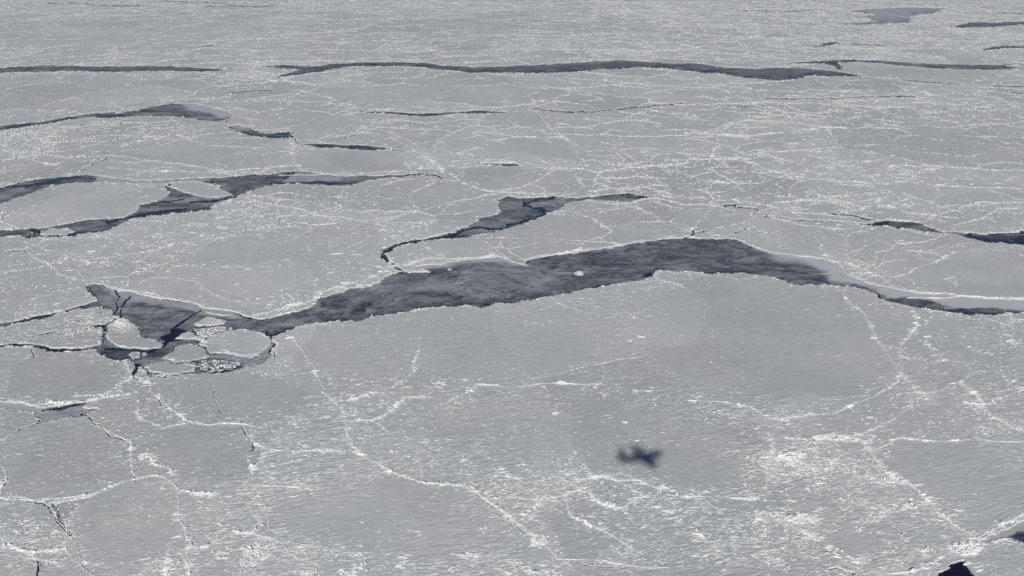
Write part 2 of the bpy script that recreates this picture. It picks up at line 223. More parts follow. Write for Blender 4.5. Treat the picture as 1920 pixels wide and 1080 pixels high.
# ridges: (line, half width, strength, label or None)
RIDGES = [
 ([(545,635),(565,660),(590,690),(610,735),(645,780),(650,830)],7,1.1,'rubbly pressure ridge running down from the lowest bank of the main lead'),
 ([(650,830),(690,865),(740,890),(800,908),(880,915)],4,1.7,'narrow double pressure ridge curving along the top of the smooth lower floe'),
 ([(880,915),(935,950),(985,990),(1000,1010),(1060,1050),(1150,1062),(1250,1068)],4,1.5,'long pressure ridge descending to the bottom edge right of the smooth lower floe'),
 ([(880,915),(920,938),(985,935),(1060,930),(1075,970),(1140,1000),(1210,1040)],5,0.9,None),
 ([(1070,900),(1130,895),(1160,907),(1200,905),(1245,920),(1225,935),(1195,940),(1170,957),(1130,945),(1105,930)],4,2.0,'diamond shaped ring of bright rubble just below the aeroplane shadow'),
 ([(1245,930),(1340,935),(1425,935)],3.5,1.6,None),
 ([(1440,810),(1450,850),(1432,890),(1440,925)],7,2.0,None),
 ([(1575,540),(1600,575),(1630,600),(1650,640),(1670,670),(1690,710)],6,1.1,'rubble ridge along the right rim of the big smooth floe'),
 ([(1690,710),(1660,735),(1610,755),(1560,780),(1500,785),(1440,785),(1400,765),(1340,755),(1290,752)],3.5,1.2,'thin ridge closing the lower side of the big smooth floe'),
 ([(1720,580),(1718,600),(1700,630),(1688,645)],6,2.0,'short bright ridge dropping from the bank of the right hand lead'),
 ([(1690,640),(1690,700),(1720,730)],9,0.9,None),
 ([(1700,730),(1710,760),(1690,780),(1650,800),(1600,815),(1530,820)],6,1.3,None),
 ([(1640,840),(1680,825),(1760,828),(1920,830)],3,1.4,'straight thin ridge along the top of the smooth floe at the right edge'),
 ([(1620,830),(1650,870),(1700,910),(1740,940),(1790,985),(1830,1010)],5,1.5,'bright ridge slanting down to the lower right corner lead'),
 ([(1800,720),(1835,750),(1860,780),(1900,800),(1930,812)],6,1.5,None),
 ([(1870,740),(1925,725)],3,1.6,None),
 ([(1930,962),(1870,985),(1820,1010),(1770,1050),(1720,1065),(1650,1078)],7,1.6,'broad rubble bank above the dark pool in the lower right corner'),
 ([(1620,528),(1640,518),(1680,517),(1710,512),(1740,495),(1780,480)],4,2.6,'thick white ridge rising to the right from the bank of the main lead'),
 ([(1770,525),(1790,520),(1785,540)],7,1.2,None),
 ([(640,790),(700,790),(725,780),(745,760),(760,745)],3.5,1.7,'short curved ridge climbing toward the centre of the ice'),
 ([(760,745),(800,745),(820,755),(840,775)],3,0.9,None),
 ([(820,768),(860,745),(900,725),(960,730),(1010,720),(1060,722),(1130,722)],3,1.3,None),
 ([(780,650),(778,700),(740,730),(690,740),(650,752)],3.5,1.1,None),
 ([(275,712),(300,750),(330,780),(350,790),(400,798)],7,1.3,'crumbled ridge trending down right from the end of the junction channel'),
 ([(400,798),(460,795),(480,800)],3,2.2,None),([(470,800),(470,830),(500,842),(560,845),(640,848)],5,1.5,None),
 ([(463,850),(475,890),(460,910),(520,915),(600,920)],4,0.9,None),
 ([(262,755),(262,785),(300,805),(350,795)],4,0.9,None),([(190,805),(220,820),(250,830),(248,860),(245,900)],6,0.9,None),
 ([(265,862),(275,850),(290,870),(325,880),(330,895)],3,2.2,'curled white ridge crest left of the square smooth floe'),
 ([(240,905),(290,895),(320,905),(335,920),(400,930)],5,1.8,None),([(330,910),(330,940),(330,970),(350,990),(358,1030)],5,1.2,None),
 ([(0,930),(60,940),(110,936),(175,928),(220,910),(245,903)],2.5,1.5,'thin curving ridge round the bottom of the smooth floe at the left edge'),
 ([(315,1030),(317,1085)],3.5,1.6,None),([(350,1035),(353,1085)],3.5,1.2,None),([(360,1030),(405,1020),(440,1000),(480,1005),(530,1015),(560,1045)],4,0.9,None),
 ([(-10,1020),(60,1035),(130,1025),(140,1050),(190,1062)],4,1.5,None),([(50,1045),(110,1058),(120,1060)],3,1.8,None),
 ([(125,985),(135,1010),(130,1030)],4,1.2,None),([(-10,830),(0,850),(10,900),(5,930)],4,1.0,None),
 ([(140,745),(200,738),(230,718),(250,712),(245,695),(235,680)],6,1.4,'loose rubble ridge joining the dark channel mouth from the lower left'),
 ([(-10,748),(60,758),(110,757),(160,754),(200,745),(265,735)],2.5,2.2,'white crest along the narrow lead at the lower left edge'),
 ([(50,470),(80,490),(110,515),(165,530)],8,1.4,None),([(40,455),(100,470),(150,490),(220,480),(300,470)],5,0.7,None),
 ([(200,536),(250,546),(275,553),(300,557)],4,2.2,None),([(300,520),(370,530),(420,560),(480,575)],5,0.6,None),
 ([(480,590),(530,580),(580,565),(600,550),(640,540)],7,2.2,'wide rubble field on the upper bank at the left end of the main lead'),
 ([(640,535),(690,525),(720,512),(730,495),(735,485)],6,1.6,None),
 ([(735,498),(770,495),(800,487),(850,486),(925,479)],3,1.8,'white ridge line following the upper bank of the main lead'),
 ([(790,450),(810,470),(840,486)],3.5,1.3,None),([(990,495),(985,487),(1030,478),(1100,468),(1200,452),(1280,443)],3,1.5,None),
 ([(1290,440),(1330,400),(1345,385)],4,0.9,None),
 ([(740,260),(800,295),(830,320),(870,345),(930,362),(1000,365),(1060,362)],5,1.6,'broad whitish ridge belt slanting into the head of the hooked lead'),
 ([(545,262),(548,290),(560,318),(590,318)],6,1.5,None),([(560,170),(620,185),(660,200),(740,208)],2.5,1.4,None),([(640,205),(700,235),(780,270),(820,310)],4,0.9,None),
 ([(1000,205),(1030,240),(1070,270),(1090,300),(1080,330),(1100,355)],6,1.2,None),
 ([(1280,250),(1330,252),(1400,256),(1480,248),(1520,242),(1560,240),(1660,241)],1.6,2.4,'long straight white ridge crossing the far ice on the right'),
 ([(1100,360),(1200,350),(1280,370),(1400,380),(1500,400),(1600,410)],4,1.4,None),([(1440,405),(1500,420),(1560,430),(1620,428)],4,1.5,None),
 ([(1020,400),(1060,395),(1110,410),(1150,435),(1100,455),(1085,468)],3.5,1.1,None),([(0,270),(60,300),(100,312),(130,300),(150,290)],3,1.2,None),
 ([(220,275),(260,265),(330,255),(400,275),(500,278)],2.5,1.0,None),([(200,315),(300,322),(400,325),(480,318),(550,312)],2.5,1.3,None),
 ([(300,190),(360,185),(430,183),(450,165)],3,1.3,None),([(440,130),(480,120),(460,145),(510,150),(600,160)],5,1.3,None),
 ([(1480,330),(1560,340),(1640,345),(1700,340),(1760,350),(1925,355)],2.5,1.0,None),([(1270,330),(1290,300),(1400,300),(1440,290),(1500,310),(1520,292),(1560,300),(1600,310),(1650,298)],2.5,1.2,None),
 ([(1640,178),(1660,215),(1655,232),(1700,240)],3.5,1.1,None),([(1560,190),(1620,210),(1650,235)],2.5,1.0,None),([(1700,560),(1800,556),(1925,562)],1.5,2.0,None),
 ([(1350,270),(1330,290),(1370,320),(1450,325)],2.5,0.8,None),([(1760,350),(1800,330),(1860,345),(1925,330)],3,0.9,None),
 ([(1500,360),(1560,370),(1640,365),(1650,385),(1700,400),(1800,410)],3,0.9,None),([(1530,450),(1550,480),(1580,505),(1600,520)],4,1.0,None),([(1640,450),(1700,470),(1760,475)],3,0.9,None),
 ([(860,290),(960,258),(1060,258),(1090,280)],1.8,1.2,None),([(840,303),(930,300),(1080,320)],1.8,0.9,None),([(520,330),(640,326),(780,322)],2,1.3,None),
 ([(390,585),(420,592),(440,590)],2.5,1.5,None),([(1110,0),(1160,5),(1240,12),(1300,20)],1.6,1.5,None),([(1500,12),(1640,22),(1740,40),(1800,60)],6,1.2,None),
]
# blotches that change how much rubble lies about: (cx, cy, rx, ry, factor)
ZONES = [(1430,640,250,105,.04),(900,640,240,70,.12),(640,660,100,40,.12),(1850,520,130,38,.06),(1830,870,150,60,.1),(760,970,170,70,.12),(1020,800,180,60,.3),(100,860,110,75,.12),(395,860,95,60,.15),(240,970,110,75,.1),
 (470,740,130,42,.1),(100,705,110,38,.1),(1190,830,190,55,.25),(480,500,130,50,.35),(140,380,130,28,.15),(1000,282,95,18,.1),(660,302,110,20,.1),(350,285,150,20,.3),(800,170,250,22,.5),(1010,330,120,25,.4),(600,228,70,14,.2),
 (1040,430,100,25,.25),(850,465,60,14,.1),(1340,600,120,60,.1),(1490,480,90,18,.4),(1750,900,60,40,.3),(1850,920,90,50,.12),(1300,880,90,35,.2),(580,960,50,40,.5),(700,40,420,22,.6),(200,60,240,25,.45),(1760,130,170,14,.3),(180,165,200,22,.45),
 (1590,1020,60,20,.3),(1480,420,60,14,.4),(1850,465,90,15,1.3),
 (1560,865,130,50,2.6),(1700,950,120,50,1.8),(1420,1010,130,50,2.0),(1650,1040,90,40,2.0),(1260,930,120,30,1.4),(1100,900,80,40,1.6),(1860,790,80,40,1.6),(1700,700,60,60,1.5),(220,600,70,25,2.2),(90,605,90,30,1.6),(560,570,70,18,2.2),
 (1230,330,220,45,2.0),(1650,205,330,35,1.7),(430,405,130,30,1.9),(230,250,150,20,2.4),(60,270,90,25,1.8),(460,150,90,18,2.2),(560,290,30,25,2.0),(1400,380,260,25,1.6),(260,470,220,40,1.6),(1780,400,150,25,1.3),(560,390,180,45,1.5),(1500,30,420,25,1.4),
 (1750,75,200,20,1.6),(1300,85,300,25,1.3),(650,225,100,30,1.5),(1350,215,160,20,1.3),(300,740,80,40,1.6),(560,830,110,50,1.3),(500,900,90,40,1.3),(380,1030,160,40,1.4),(60,1000,80,30,1.6),(960,930,120,40,1.5),(1550,330,360,60,1.25)]

# ------------------------------------------------------------------ the fan of survey points over the sea
NR, NC = 1180, 1740
py_in = np.linspace(-14, 1100, NR)
px_in = np.linspace(-70, 1990, NC)
dxp = px_in[1]-px_in[0]; dyp = py_in[1]-py_in[0]
GX, GY = to_world(px_in[None, :].astype(np.float64), py_in[:, None].astype(np.float64))
GY = np.broadcast_to(GY, (NR, NC)).copy()
def warp(X, Y):
    """natural raggedness of every outline; returns picture-plane coordinates"""
    k = 0.0011*Y + 0.1
    a = noise(X/14, Y/26, 11)*1.3 + noise(X/5, Y/9, 12)*0.7 + noise(X/45, Y/90, 14)*1.2
    b = noise(X/14, Y/26, 21)*1.3 + noise(X/5, Y/9, 22)*0.7 + noise(X/45, Y/90, 24)*1.2
    j1, _ = plates(X, Y, 11, 301); j2, _ = plates(X, Y, 38, 311); j3, _ = plates(X, Y, 11, 321)
    a = a + (j1-0.5)*2.2 + (j2-0.5)*2.4; b = b + (j3-0.5)*2.2 + (0.5-j2)*2.0
    return to_px(X + a*k, Y + b*k*1.3)
WX, WY = warp(GX, GY)
def sl(pts, pad):
    xs = [p[0] for p in pts]; ys = [p[1] for p in pts]
    c0 = int(np.clip((min(xs)-pad-px_in[0])/dxp, 0, NC)); c1 = int(np.clip((max(xs)+pad-px_in[0])/dxp+2, 0, NC))
    r0 = int(np.clip((min(ys)-pad-py_in[0])/dyp, 0, NR)); r1 = int(np.clip((max(ys)+pad-py_in[0])/dyp+2, 0, NR))
    return slice(r0, r1), slice(c0, c1)
def inside(pts, x, y):
    m = np.zeros(x.shape, bool); n = len(pts)
    for i in range(n):
        x1, y1 = pts[i]; x2, y2 = pts[(i+1) % n]
        if y1 == y2: continue
        c = (y1 > y) != (y2 > y)
        m ^= c & (x < (x2-x1)*(y-y1)/(y2-y1)+x1)
    return m
def segdist(pts, x, y, close=False):
    d = np.full(x.shape, 1e9); n = len(pts)
    for i in range(n if close else n-1):
        x1, y1 = pts[i]; x2, y2 = pts[(i+1) % n]
        dx, dy = x2-x1, y2-y1; L = dx*dx+dy*dy+1e-9
        t = np.clip(((x-x1)*dx+(y-y1)*dy)/L, 0, 1)
        d = np.minimum(d, np.hypot(x-x1-t*dx, y-y1-t*dy))
    return d
lead = np.zeros((NR, NC), bool)
tone = np.full((NR, NC), 0.42, np.float32)
for name, pts in LEADS.items():
    s = sl(pts, 8); lead[s] |= inside(pts, WX[s], WY[s])
wid = 1 + 0.55*noise(GX/25, GY/40, 31) + 0.5*noise(GX/8, GY/12, 32)
water = np.zeros((NR, NC), bool)
for pts, w in CRACKS:
    if w <= 0: continue
    s = sl(pts, 8); m = segdist(pts, WX[s], WY[s]) < w*wid[s]
    lead[s] |= m; water[s] |= m
# feathered tones: blown streaks run along the wind
# slush and pale skins drifted through the leads
tone += np.clip(1.8*noise(GX/130, GY/45, 44)-0.15, -0.12, 0.3)*0.38+0.02
fe = 1.0*noise(GX/60, GY/9, 41) + 0.6*noise(GX/25, GY/4, 42)
for pts, tv, soft in TONES:
    s = sl(pts, 20)
    fx = GX[s]; x = WX[s] + fe[s]*soft*1.3; y = WY[s] + fe[s]*soft*0.25
    ins = inside(pts, x, y); d = segdist(pts, x, y, True)
    a = np.clip(np.where(ins, d, -d)/soft + 0.35, 0, 1)
    tone[s] = tone[s]*(1-a)+tv*a
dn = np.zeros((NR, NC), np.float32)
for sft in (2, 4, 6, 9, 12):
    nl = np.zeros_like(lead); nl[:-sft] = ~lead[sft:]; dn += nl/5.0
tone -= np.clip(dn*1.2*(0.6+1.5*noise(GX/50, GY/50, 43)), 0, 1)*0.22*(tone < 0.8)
for pts in WATER:
    s = sl(pts, 8); water[s] |= inside(pts, WX[s], WY[s])
wr = noise(GX/30, GY/30, 51)*2.2; wr2 = noise(GX/30+50, GY/30, 52)*1.4
for pts, w in WCRACKS:
    if w <= 0: continue
    s = sl(pts, 10); water[s] |= segdist(pts, WX[s]+wr[s], WY[s]+wr2[s]) < w*wid[s]*0.95
water &= lead
own = np.where(lead, -1, 0).astype(np.int16)
for k, (pts, lab) in enumerate(FLOES):
    s = sl(pts, 8); own[s][inside(pts, WX[s], WY[s])] = k+1
def lookup(arr, px, py, default):
    c = np.rint((px-px_in[0])/dxp).astype(int); r = np.rint((py-py_in[0])/dyp).astype(int)
    ok = (c >= 0) & (c < NC) & (r >= 0) & (r < NR)
    out = np.full(px.shape, default, arr.dtype)
    out[ok] = arr[r[ok], c[ok]]
    return out

# ------------------------------------------------------------------ where rubble lies
SA = rad(21)                                   # the wind's direction, seen in every drift
ca, sa = math.cos(SA), math.sin(SA)
def zone(px, py):
    m = np.ones(px.shape)
    for cx, cy, rx, ry, f in ZONES:
        d = np.hypot((px-cx)/rx, (py-cy)/ry)
        a = np.clip((1.25-d)/0.5, 0, 1)
        m *= 1 + (f-1)*a
    return np.clip(m, 0.02, 4)
N = 1100000
cpx = rng.uniform(-200, 2120, N); cpy = rng.uniform(-40, 1150, N)
cX, cY = to_world(cpx, cpy)
qx = cX + 30*noise(cX/90, cY/90, 61) + 8*noise(cX/22, cY/22, 62)
qy = cY + 30*noise(cX/90, cY/90, 63) + 8*noise(cX/22, cY/22, 64)
z = zone(cpx, cpy)
depth_m = (cY*cp+H*sp)/F*1.9                   # metres per picture element of the 1024 render, across
big = noise(cX/500, cY/700, 65)
lump = np.clip(0.5+1.6*noise(cX/28, cY/28, 66)+0.8*noise(cX/9, cY/9, 67), 0, 1.6)
v1 = voronoi(qx/150, qy/190, 71)*150; v2 = voronoi(qx/62, qy/80, 73)*62; v3 = voronoi(qx/30, qy/38, 75)*30
far = np.clip((520-cpy)/480, 0, 1)
w1 = 2.6+depth_m*0.9; w2 = 1.4+depth_m*0.55
prob = 0.75*np.exp(-(v1/w1)**2)*np.clip(0.5+big*1.2, 0.1, 1.3)
prob += 0.55*np.exp(-(v2/w2)**2)*np.clip(z-0.3+big, 0, 1.5)
prob += 0.30*np.exp(-(v3/(w2*0.8))**2)*np.clip(z-0.8+big, 0, 1.5)
pr1, pd1 = plates(cX, cY, 230, 201); pr2, pd2 = plates(cX, cY, 95, 231)
pf = np.where(pr1 < 0.45, 0.25, np.where(pr1 > 0.78, 2.1, 0.9))*np.where(pr2 < 0.35, 0.3, np.where(pr2 > 0.75, 1.9, 1.0))
prob *= 0.35+0.65*pf
prob += 0.8*np.exp(-(pd1/(w1*0.9))**2)*np.clip(0.5+1.8*noise(cX/160, cY/160, 68), 0, 1.4)
prob += 0.012*z + 0.08*np.clip(z-1.35, 0, 1) + 0.10*np.clip(pf-1.2, 0, 2.5)*np.clip(z, 0, 1.5)
prob *= lump*np.clip(z, 0, 1.3)*(0.36+0.14*far)
keep = rng.random(N) < prob
cX, cY, cpx, cpy = cX[keep], cY[keep], cpx[keep], cpy[keep]
P = [np.stack([cX, cY, np.full(cX.shape, 0.85), np.zeros(cX.shape)], 1)]   # x, y, size factor, ridge id
def along(pts, step):
    out = []
    for (x1, y1), (x2, y2) in zip(pts[:-1], pts[1:]):
        n = max(1, int(math.hypot(x2-x1, y2-y1)/step))
        t = (np.arange(n)+rng.random(n))/n
        out.append(np.stack([x1+(x2-x1)*t, y1+(y2-y1)*t], 1))
    return np.concatenate(out)
for rid, (pts, w, st, lab) in enumerate(RIDGES):
    c = along(pts, 0.78/st); n = len(c)
    tl = np.where(rng.random(n) < 0.42, 2.6, 0.75)
    ox = rng.normal(0, 0.42*w, n)*tl + rng.normal(0, 0.6, n); oy = rng.normal(0, 0.27*w, n)*tl
    x = c[:, 0]+ox; y = c[:, 1]+oy
    X, Y = to_world(x, y)
    X = X + (noise(X/40, Y/40, 81)*4+noise(X/12, Y/12, 83)*1.5)*(0.4+Y/1500); Y2 = Y + (noise(X/40, Y/40, 82)*6)*(0.4+Y/1500)
    cl = np.clip(0.50+1.2*noise(X/26, Y2/26, 84)+0.8*noise(X/90, Y2/90, 85), 0.04, 1)
    k = rng.random(n) < cl
    P.append(np.stack([X[k], Y2[k], (0.62+0.18*min(st, 2))*(1/np.sqrt(tl[k]))**0.7*np.where(rng.random(k.sum()) < 0.07, 1.9, 0.9), np.full(k.sum(), rid+1)], 1))
# rims pushed up along the banks of leads and floes
for name, pts in list(LEADS.items()):
    p2 = list(pts)+[pts[0]]
    c = along(p2, 0.7); n = len(c)
    x = c[:, 0]+rng.normal(0, 1.6, n); y = c[:, 1]+rng.normal(0, 1.5, n)
    X, Y = to_world(x, y)
    k = rng.random(n) < np.clip(0.14+1.3*noise(X/50, Y/50, 91), 0.02, 1)
    P.append(np.stack([X[k], Y[k], np.full(k.sum(), 0.75), np.zeros(k.sum())], 1))
for pts, lab in FLOES:
    c = along(list(pts)+[pts[0]], 0.34); n = len(c)
    cx = sum(p[0] for p in pts)/len(pts); cy = sum(p[1] for p in pts)/len(pts)
    sh = 0.97-0.07*rng.random(n)
    X, Y = to_world(cx+(c[:, 0]-cx)*sh, cy+(c[:, 1]-cy)*sh)
    k = rng.random(n) < np.clip(0.3+1.5*noise(X/9, Y/9, 92), 0.03, 1)
    P.append(np.stack([X[k], Y[k], np.full(k.sum(), 0.5), np.zeros(k.sum())], 1))
# heaps with thicker blocks inside the floe of rubble and the chunk
for (cx, cy, rx, ry, n, s) in [(230,612,24,13,420,0.8),(1085,512.5,7,2.5,60,0.9),(1485,857,24,8,120,2.2),(1560,822,30,6,150,1.4),(1505,975,30,9,260,1.5),(1810,1030,30,12,160,1.5),(1040,777,3,1.5,8,1.6),(1172,793,4,1,6,1.4),(400,603,16,4,60,0.8)]:
    t = rng.random(n)*6.283; r = np.sqrt(rng.random(n))
    X, Y = to_world(cx+rx*r*np.cos(t), cy+ry*r*np.sin(t))
    P.append(np.stack([X, Y, np.full(n, s), np.zeros(n)], 1))
P = np.concatenate(P)
patch = 1.5*noise(P[:, 0]/20, P[:, 1]/16, 141)+0.8*noise(P[:, 0]/7, P[:, 1]/6, 142)
P[:, 2] *= np.clip(0.82+patch*0.9, 0.5, 1.5)
P = P[rng.random(len(P)) < np.clip(np.where(P[:, 3] > 0, 0.98, 0.85)-0.35*patch, 0.35, 1)]
ppx, ppy = to_px(P[:, 0], P[:, 1])
powner = lookup(own, ppx, ppy, 0)
P = P[powner >= 0]; powner = powner[powner >= 0]
ppx, ppy = to_px(P[:, 0], P[:, 1])

# drifted snow banks up round the rubble: a low mound wherever blocks crowd
acc = np.zeros((NR, NC), np.float32)
c = np.rint((ppx-px_in[0])/dxp).astype(int); r = np.rint((ppy-py_in[0])/dyp).astype(int)
ok = (c >= 0) & (c < NC) & (r >= 0) & (r < NR)
np.add.at(acc, (r[ok], c[ok]), (P[ok, 2]**2).astype(np.float32))
def blur(a, n):
    for _ in range(n):
        b = a.copy(); b[1:] += a[:-1]; b[:-1] += a[1:]; b /= 3
        a = b.copy(); a[:, 1:] += b[:, :-1]; a[:, :-1] += b[:, 1:]; a /= 3
    return a
mound = np.clip(blur(acc, 4)*1.9, 0, 1.2)
edge = blur(lead.astype(np.float32), 5)*(~lead)*2.0
wide = np.clip(blur(acc, 14)*1.2, 0, 1)

# ------------------------------------------------------------------ height of the ice
def drift(X, Y):
    u = X*ca+Y*sa; v = -X*sa+Y*ca
    w = v + 2.2*noise(u/24, v/11, 101) + 9*noise(u/110, v/80, 100)
    a = noise(u/17, w/2.6, 102); b = noise(u/34, w/6.0, 103); c_ = noise(u/8, w/1.4, 104)
    gain = 0.55+0.75*np.clip(0.5+noise(X/120, Y/120, 105)*1.5, 0, 1)
    return gain*(0.20*(1-np.abs(a)*2.0)*0.8 + 0.13*b + 0.10*c_ + 0.05*noise(u/4.5, w/0.9, 107)), gain
dr, gain = drift(GX, GY)
dr *= 0.75+1.3*plates(GX, GY, 150, 401)[0]
znear = zone(px_in[None, :]+np.zeros((NR, 1)), py_in[:, None]+np.zeros((1, NC)))
amp = np.clip(0.42+0.38*znear, 0.42, 1.2)
Z = 0.75 + dr*amp + 0.35*noise(GX/70, GY/70, 106) \
    + mound*(0.45+0.9*noise(GX/3.0, GY/3.0, 107)+0.5*noise(GX/1.4, GY/1.6, 108))
Z += edge*(0.25+1.0*noise(GX/9, GY/9, 109)+0.5*noise(GX/3, GY/3, 110))
Z = np.maximum(Z, 0.3)
ZICE = Z.astype(np.float32)

# ------------------------------------------------------------------ mesh helpers
col = sc.collection
def mesh_np(name, co, quads, tris=None, mat=None, parent=None, smooth=False, attrs=None):
    me = bpy.data.meshes.new(name)
    me.vertices.add(len(co)); me.vertices.foreach_set("co", np.ascontiguousarray(co, np.float32).ravel())
    nq = len(quads); ntr = 0 if tris is None else len(tris)
    loops = quads.ravel() if ntr == 0 else np.concatenate([quads.ravel(), tris.ravel()])
    st = np.arange(nq)*4
    if ntr: st = np.concatenate([st, nq*4+np.arange(ntr)*3])
    me.loops.add(len(loops)); me.loops.foreach_set("vertex_index", loops.astype(np.int32))
    me.polygons.add(nq+ntr); me.polygons.foreach_set("loop_start", st.astype(np.int32))
    if smooth: me.polygons.foreach_set("use_smooth", np.ones(nq+ntr, bool))
    for k, a in (attrs or {}).items():
        at = me.attributes.new(k, 'FLOAT', 'POINT'); at.data.foreach_set("value", a.astype(np.float32))
    me.update(calc_edges=True); me.validate()
    if mat: me.materials.append(mat)
    o = bpy.data.objects.new(name, me); col.objects.link(o)
    if parent is not None: o.parent = parent
    return o
def grid_part(mask_faces, Zarr, attrs):
    """faces of the fan picked by a mask, with their own vertices"""
    r, c = np.nonzero(mask_faces)
    q = np.stack([r*NCX+c, r*NCX+c+1, (r+1)*NCX+c+1, (r+1)*NCX+c], 1)[:, ::-1]
    used, inv = np.unique(q, return_inverse=True)
    co = np.stack([AX.ravel()[used], AY.ravel()[used], Zarr.ravel()[used]], 1)
    return co, inv.reshape(-1, 4), {k: a.ravel()[used] for k, a in attrs.items()}
def facemask(v):
    return v[:-1, :-1] | v[1:, :-1] | v[:-1, 1:] | v[1:, 1:]
def faceall(v):
    return v[:-1, :-1] & v[1:, :-1] & v[:-1, 1:] & v[1:, 1:]

# ------------------------------------------------------------------ materials
def new_mat(name):
    m = bpy.data.materials.new(name); m.use_nodes = True
    t = m.node_tree; b = t.nodes["Principled BSDF"]
    return m, t, b
def N_(t, typ, **kw):
    n = t.nodes.new(typ)
    for k, v in kw.items():
        if k in n.inputs: n.inputs[k].default_value = v
        else: setattr(n, k, v)
    return n
def coords(t, sx=1, sy=1, rot=0):
    g = t.nodes.new("ShaderNodeNewGeometry"); mp = t.nodes.new("ShaderNodeMapping")
    mp.inputs['Scale'].default_value = (sx, sy, 1); mp.inputs['Rotation'].default_value = (0, 0, rot)
    t.links.new(g.outputs['Position'], mp.inputs['Vector'])
    return mp
def snow_material():
    m, t, b = new_mat("wind_packed_snow")
    L = t.links.new
    b.inputs['Roughness'].default_value = 0.75; b.inputs['Specular IOR Level'].default_value = 0.25
    cr = coords(t)
    n1 = N_(t, "ShaderNodeTexNoise", Scale=0.006, Detail=5.0, Roughness=0.6); L(cr.outputs[0], n1.inputs['Vector'])
    n2 = N_(t, "ShaderNodeTexNoise", Scale=0.07, Detail=4.0, Roughness=0.65)
    cs = coords(t, 1, 2.6, -SA); L(cs.outputs[0], n2.inputs['Vector'])
    rmp = N_(t, "ShaderNodeValToRGB"); L(n1.outputs[0], rmp.inputs[0])
    rmp.color_ramp.elements[0].position = 0.35; rmp.color_ramp.elements[0].color = (0.58, 0.612, 0.62, 1)
    rmp.color_ramp.elements[1].position = 0.65; rmp.color_ramp.elements[1].color = (0.665, 0.66, 0.655, 1)
    r2 = N_(t, "ShaderNodeMapRange"); L(n2.outputs[0], r2.inputs[0])
    r2.inputs[1].default_value = 0.35; r2.inputs[2].default_value = 0.65; r2.inputs[3].default_value = 0.93; r2.inputs[4].default_value = 1.07
    mul = N_(t, "ShaderNodeVectorMath", operation='MULTIPLY'); L(rmp.outputs[0], mul.inputs[0]); L(r2.outputs[0], mul.inputs[1])
    pa = N_(t, "ShaderNodeAttribute", attribute_name="plate")
    pm = N_(t, "ShaderNodeMapRange"); L(pa.outputs['Fac'], pm.inputs[0]); pm.inputs[3].default_value = 0.86; pm.inputs[4].default_value = 1.11
    mul2 = N_(t, "ShaderNodeVectorMath", operation='MULTIPLY'); L(mul.outputs[0], mul2.inputs[0]); L(pm.outputs[0], mul2.inputs[1]); mul = mul2
    at = N_(t, "ShaderNodeAttribute", attribute_name="rubble")
    mx = N_(t, "ShaderNodeMix", data_type='RGBA'); L(at.outputs['Fac'], mx.inputs[0]); L(mul.outputs[0], mx.inputs[6]); mx.inputs[7].default_value = (0.86, 0.85, 0.83, 1)
    L(mx.outputs[2], b.inputs['Base Color'])
    bn = N_(t, "ShaderNodeTexNoise", Scale=0.5, Detail=6.0, Roughness=0.7); cb = coords(t, 0.35, 1.6, -SA); L(cb.outputs[0], bn.inputs['Vector'])
    bp = N_(t, "ShaderNodeBump", Strength=0.8, Distance=0.5); L(bn.outputs[0], bp.inputs['Height']); L(bp.outputs[0], b.inputs['Normal'])
    return m
def rubble_material():
    m, t, b = new_mat("ridge_snow_and_ice")
    L = t.links.new
    b.inputs['Roughness'].default_value = 0.7; b.inputs['Specular IOR Level'].default_value = 0.3
    g = t.nodes.new("ShaderNodeNewGeometry")
    rmp = N_(t, "ShaderNodeValToRGB"); L(g.outputs['Random Per Island'], rmp.inputs[0])
    rmp.color_ramp.elements[0].color = (0.76, 0.80, 0.84, 1); rmp.color_ramp.elements[1].color = (0.92, 0.90, 0.86, 1)
    L(rmp.outputs[0], b.inputs['Base Color'])
    return m
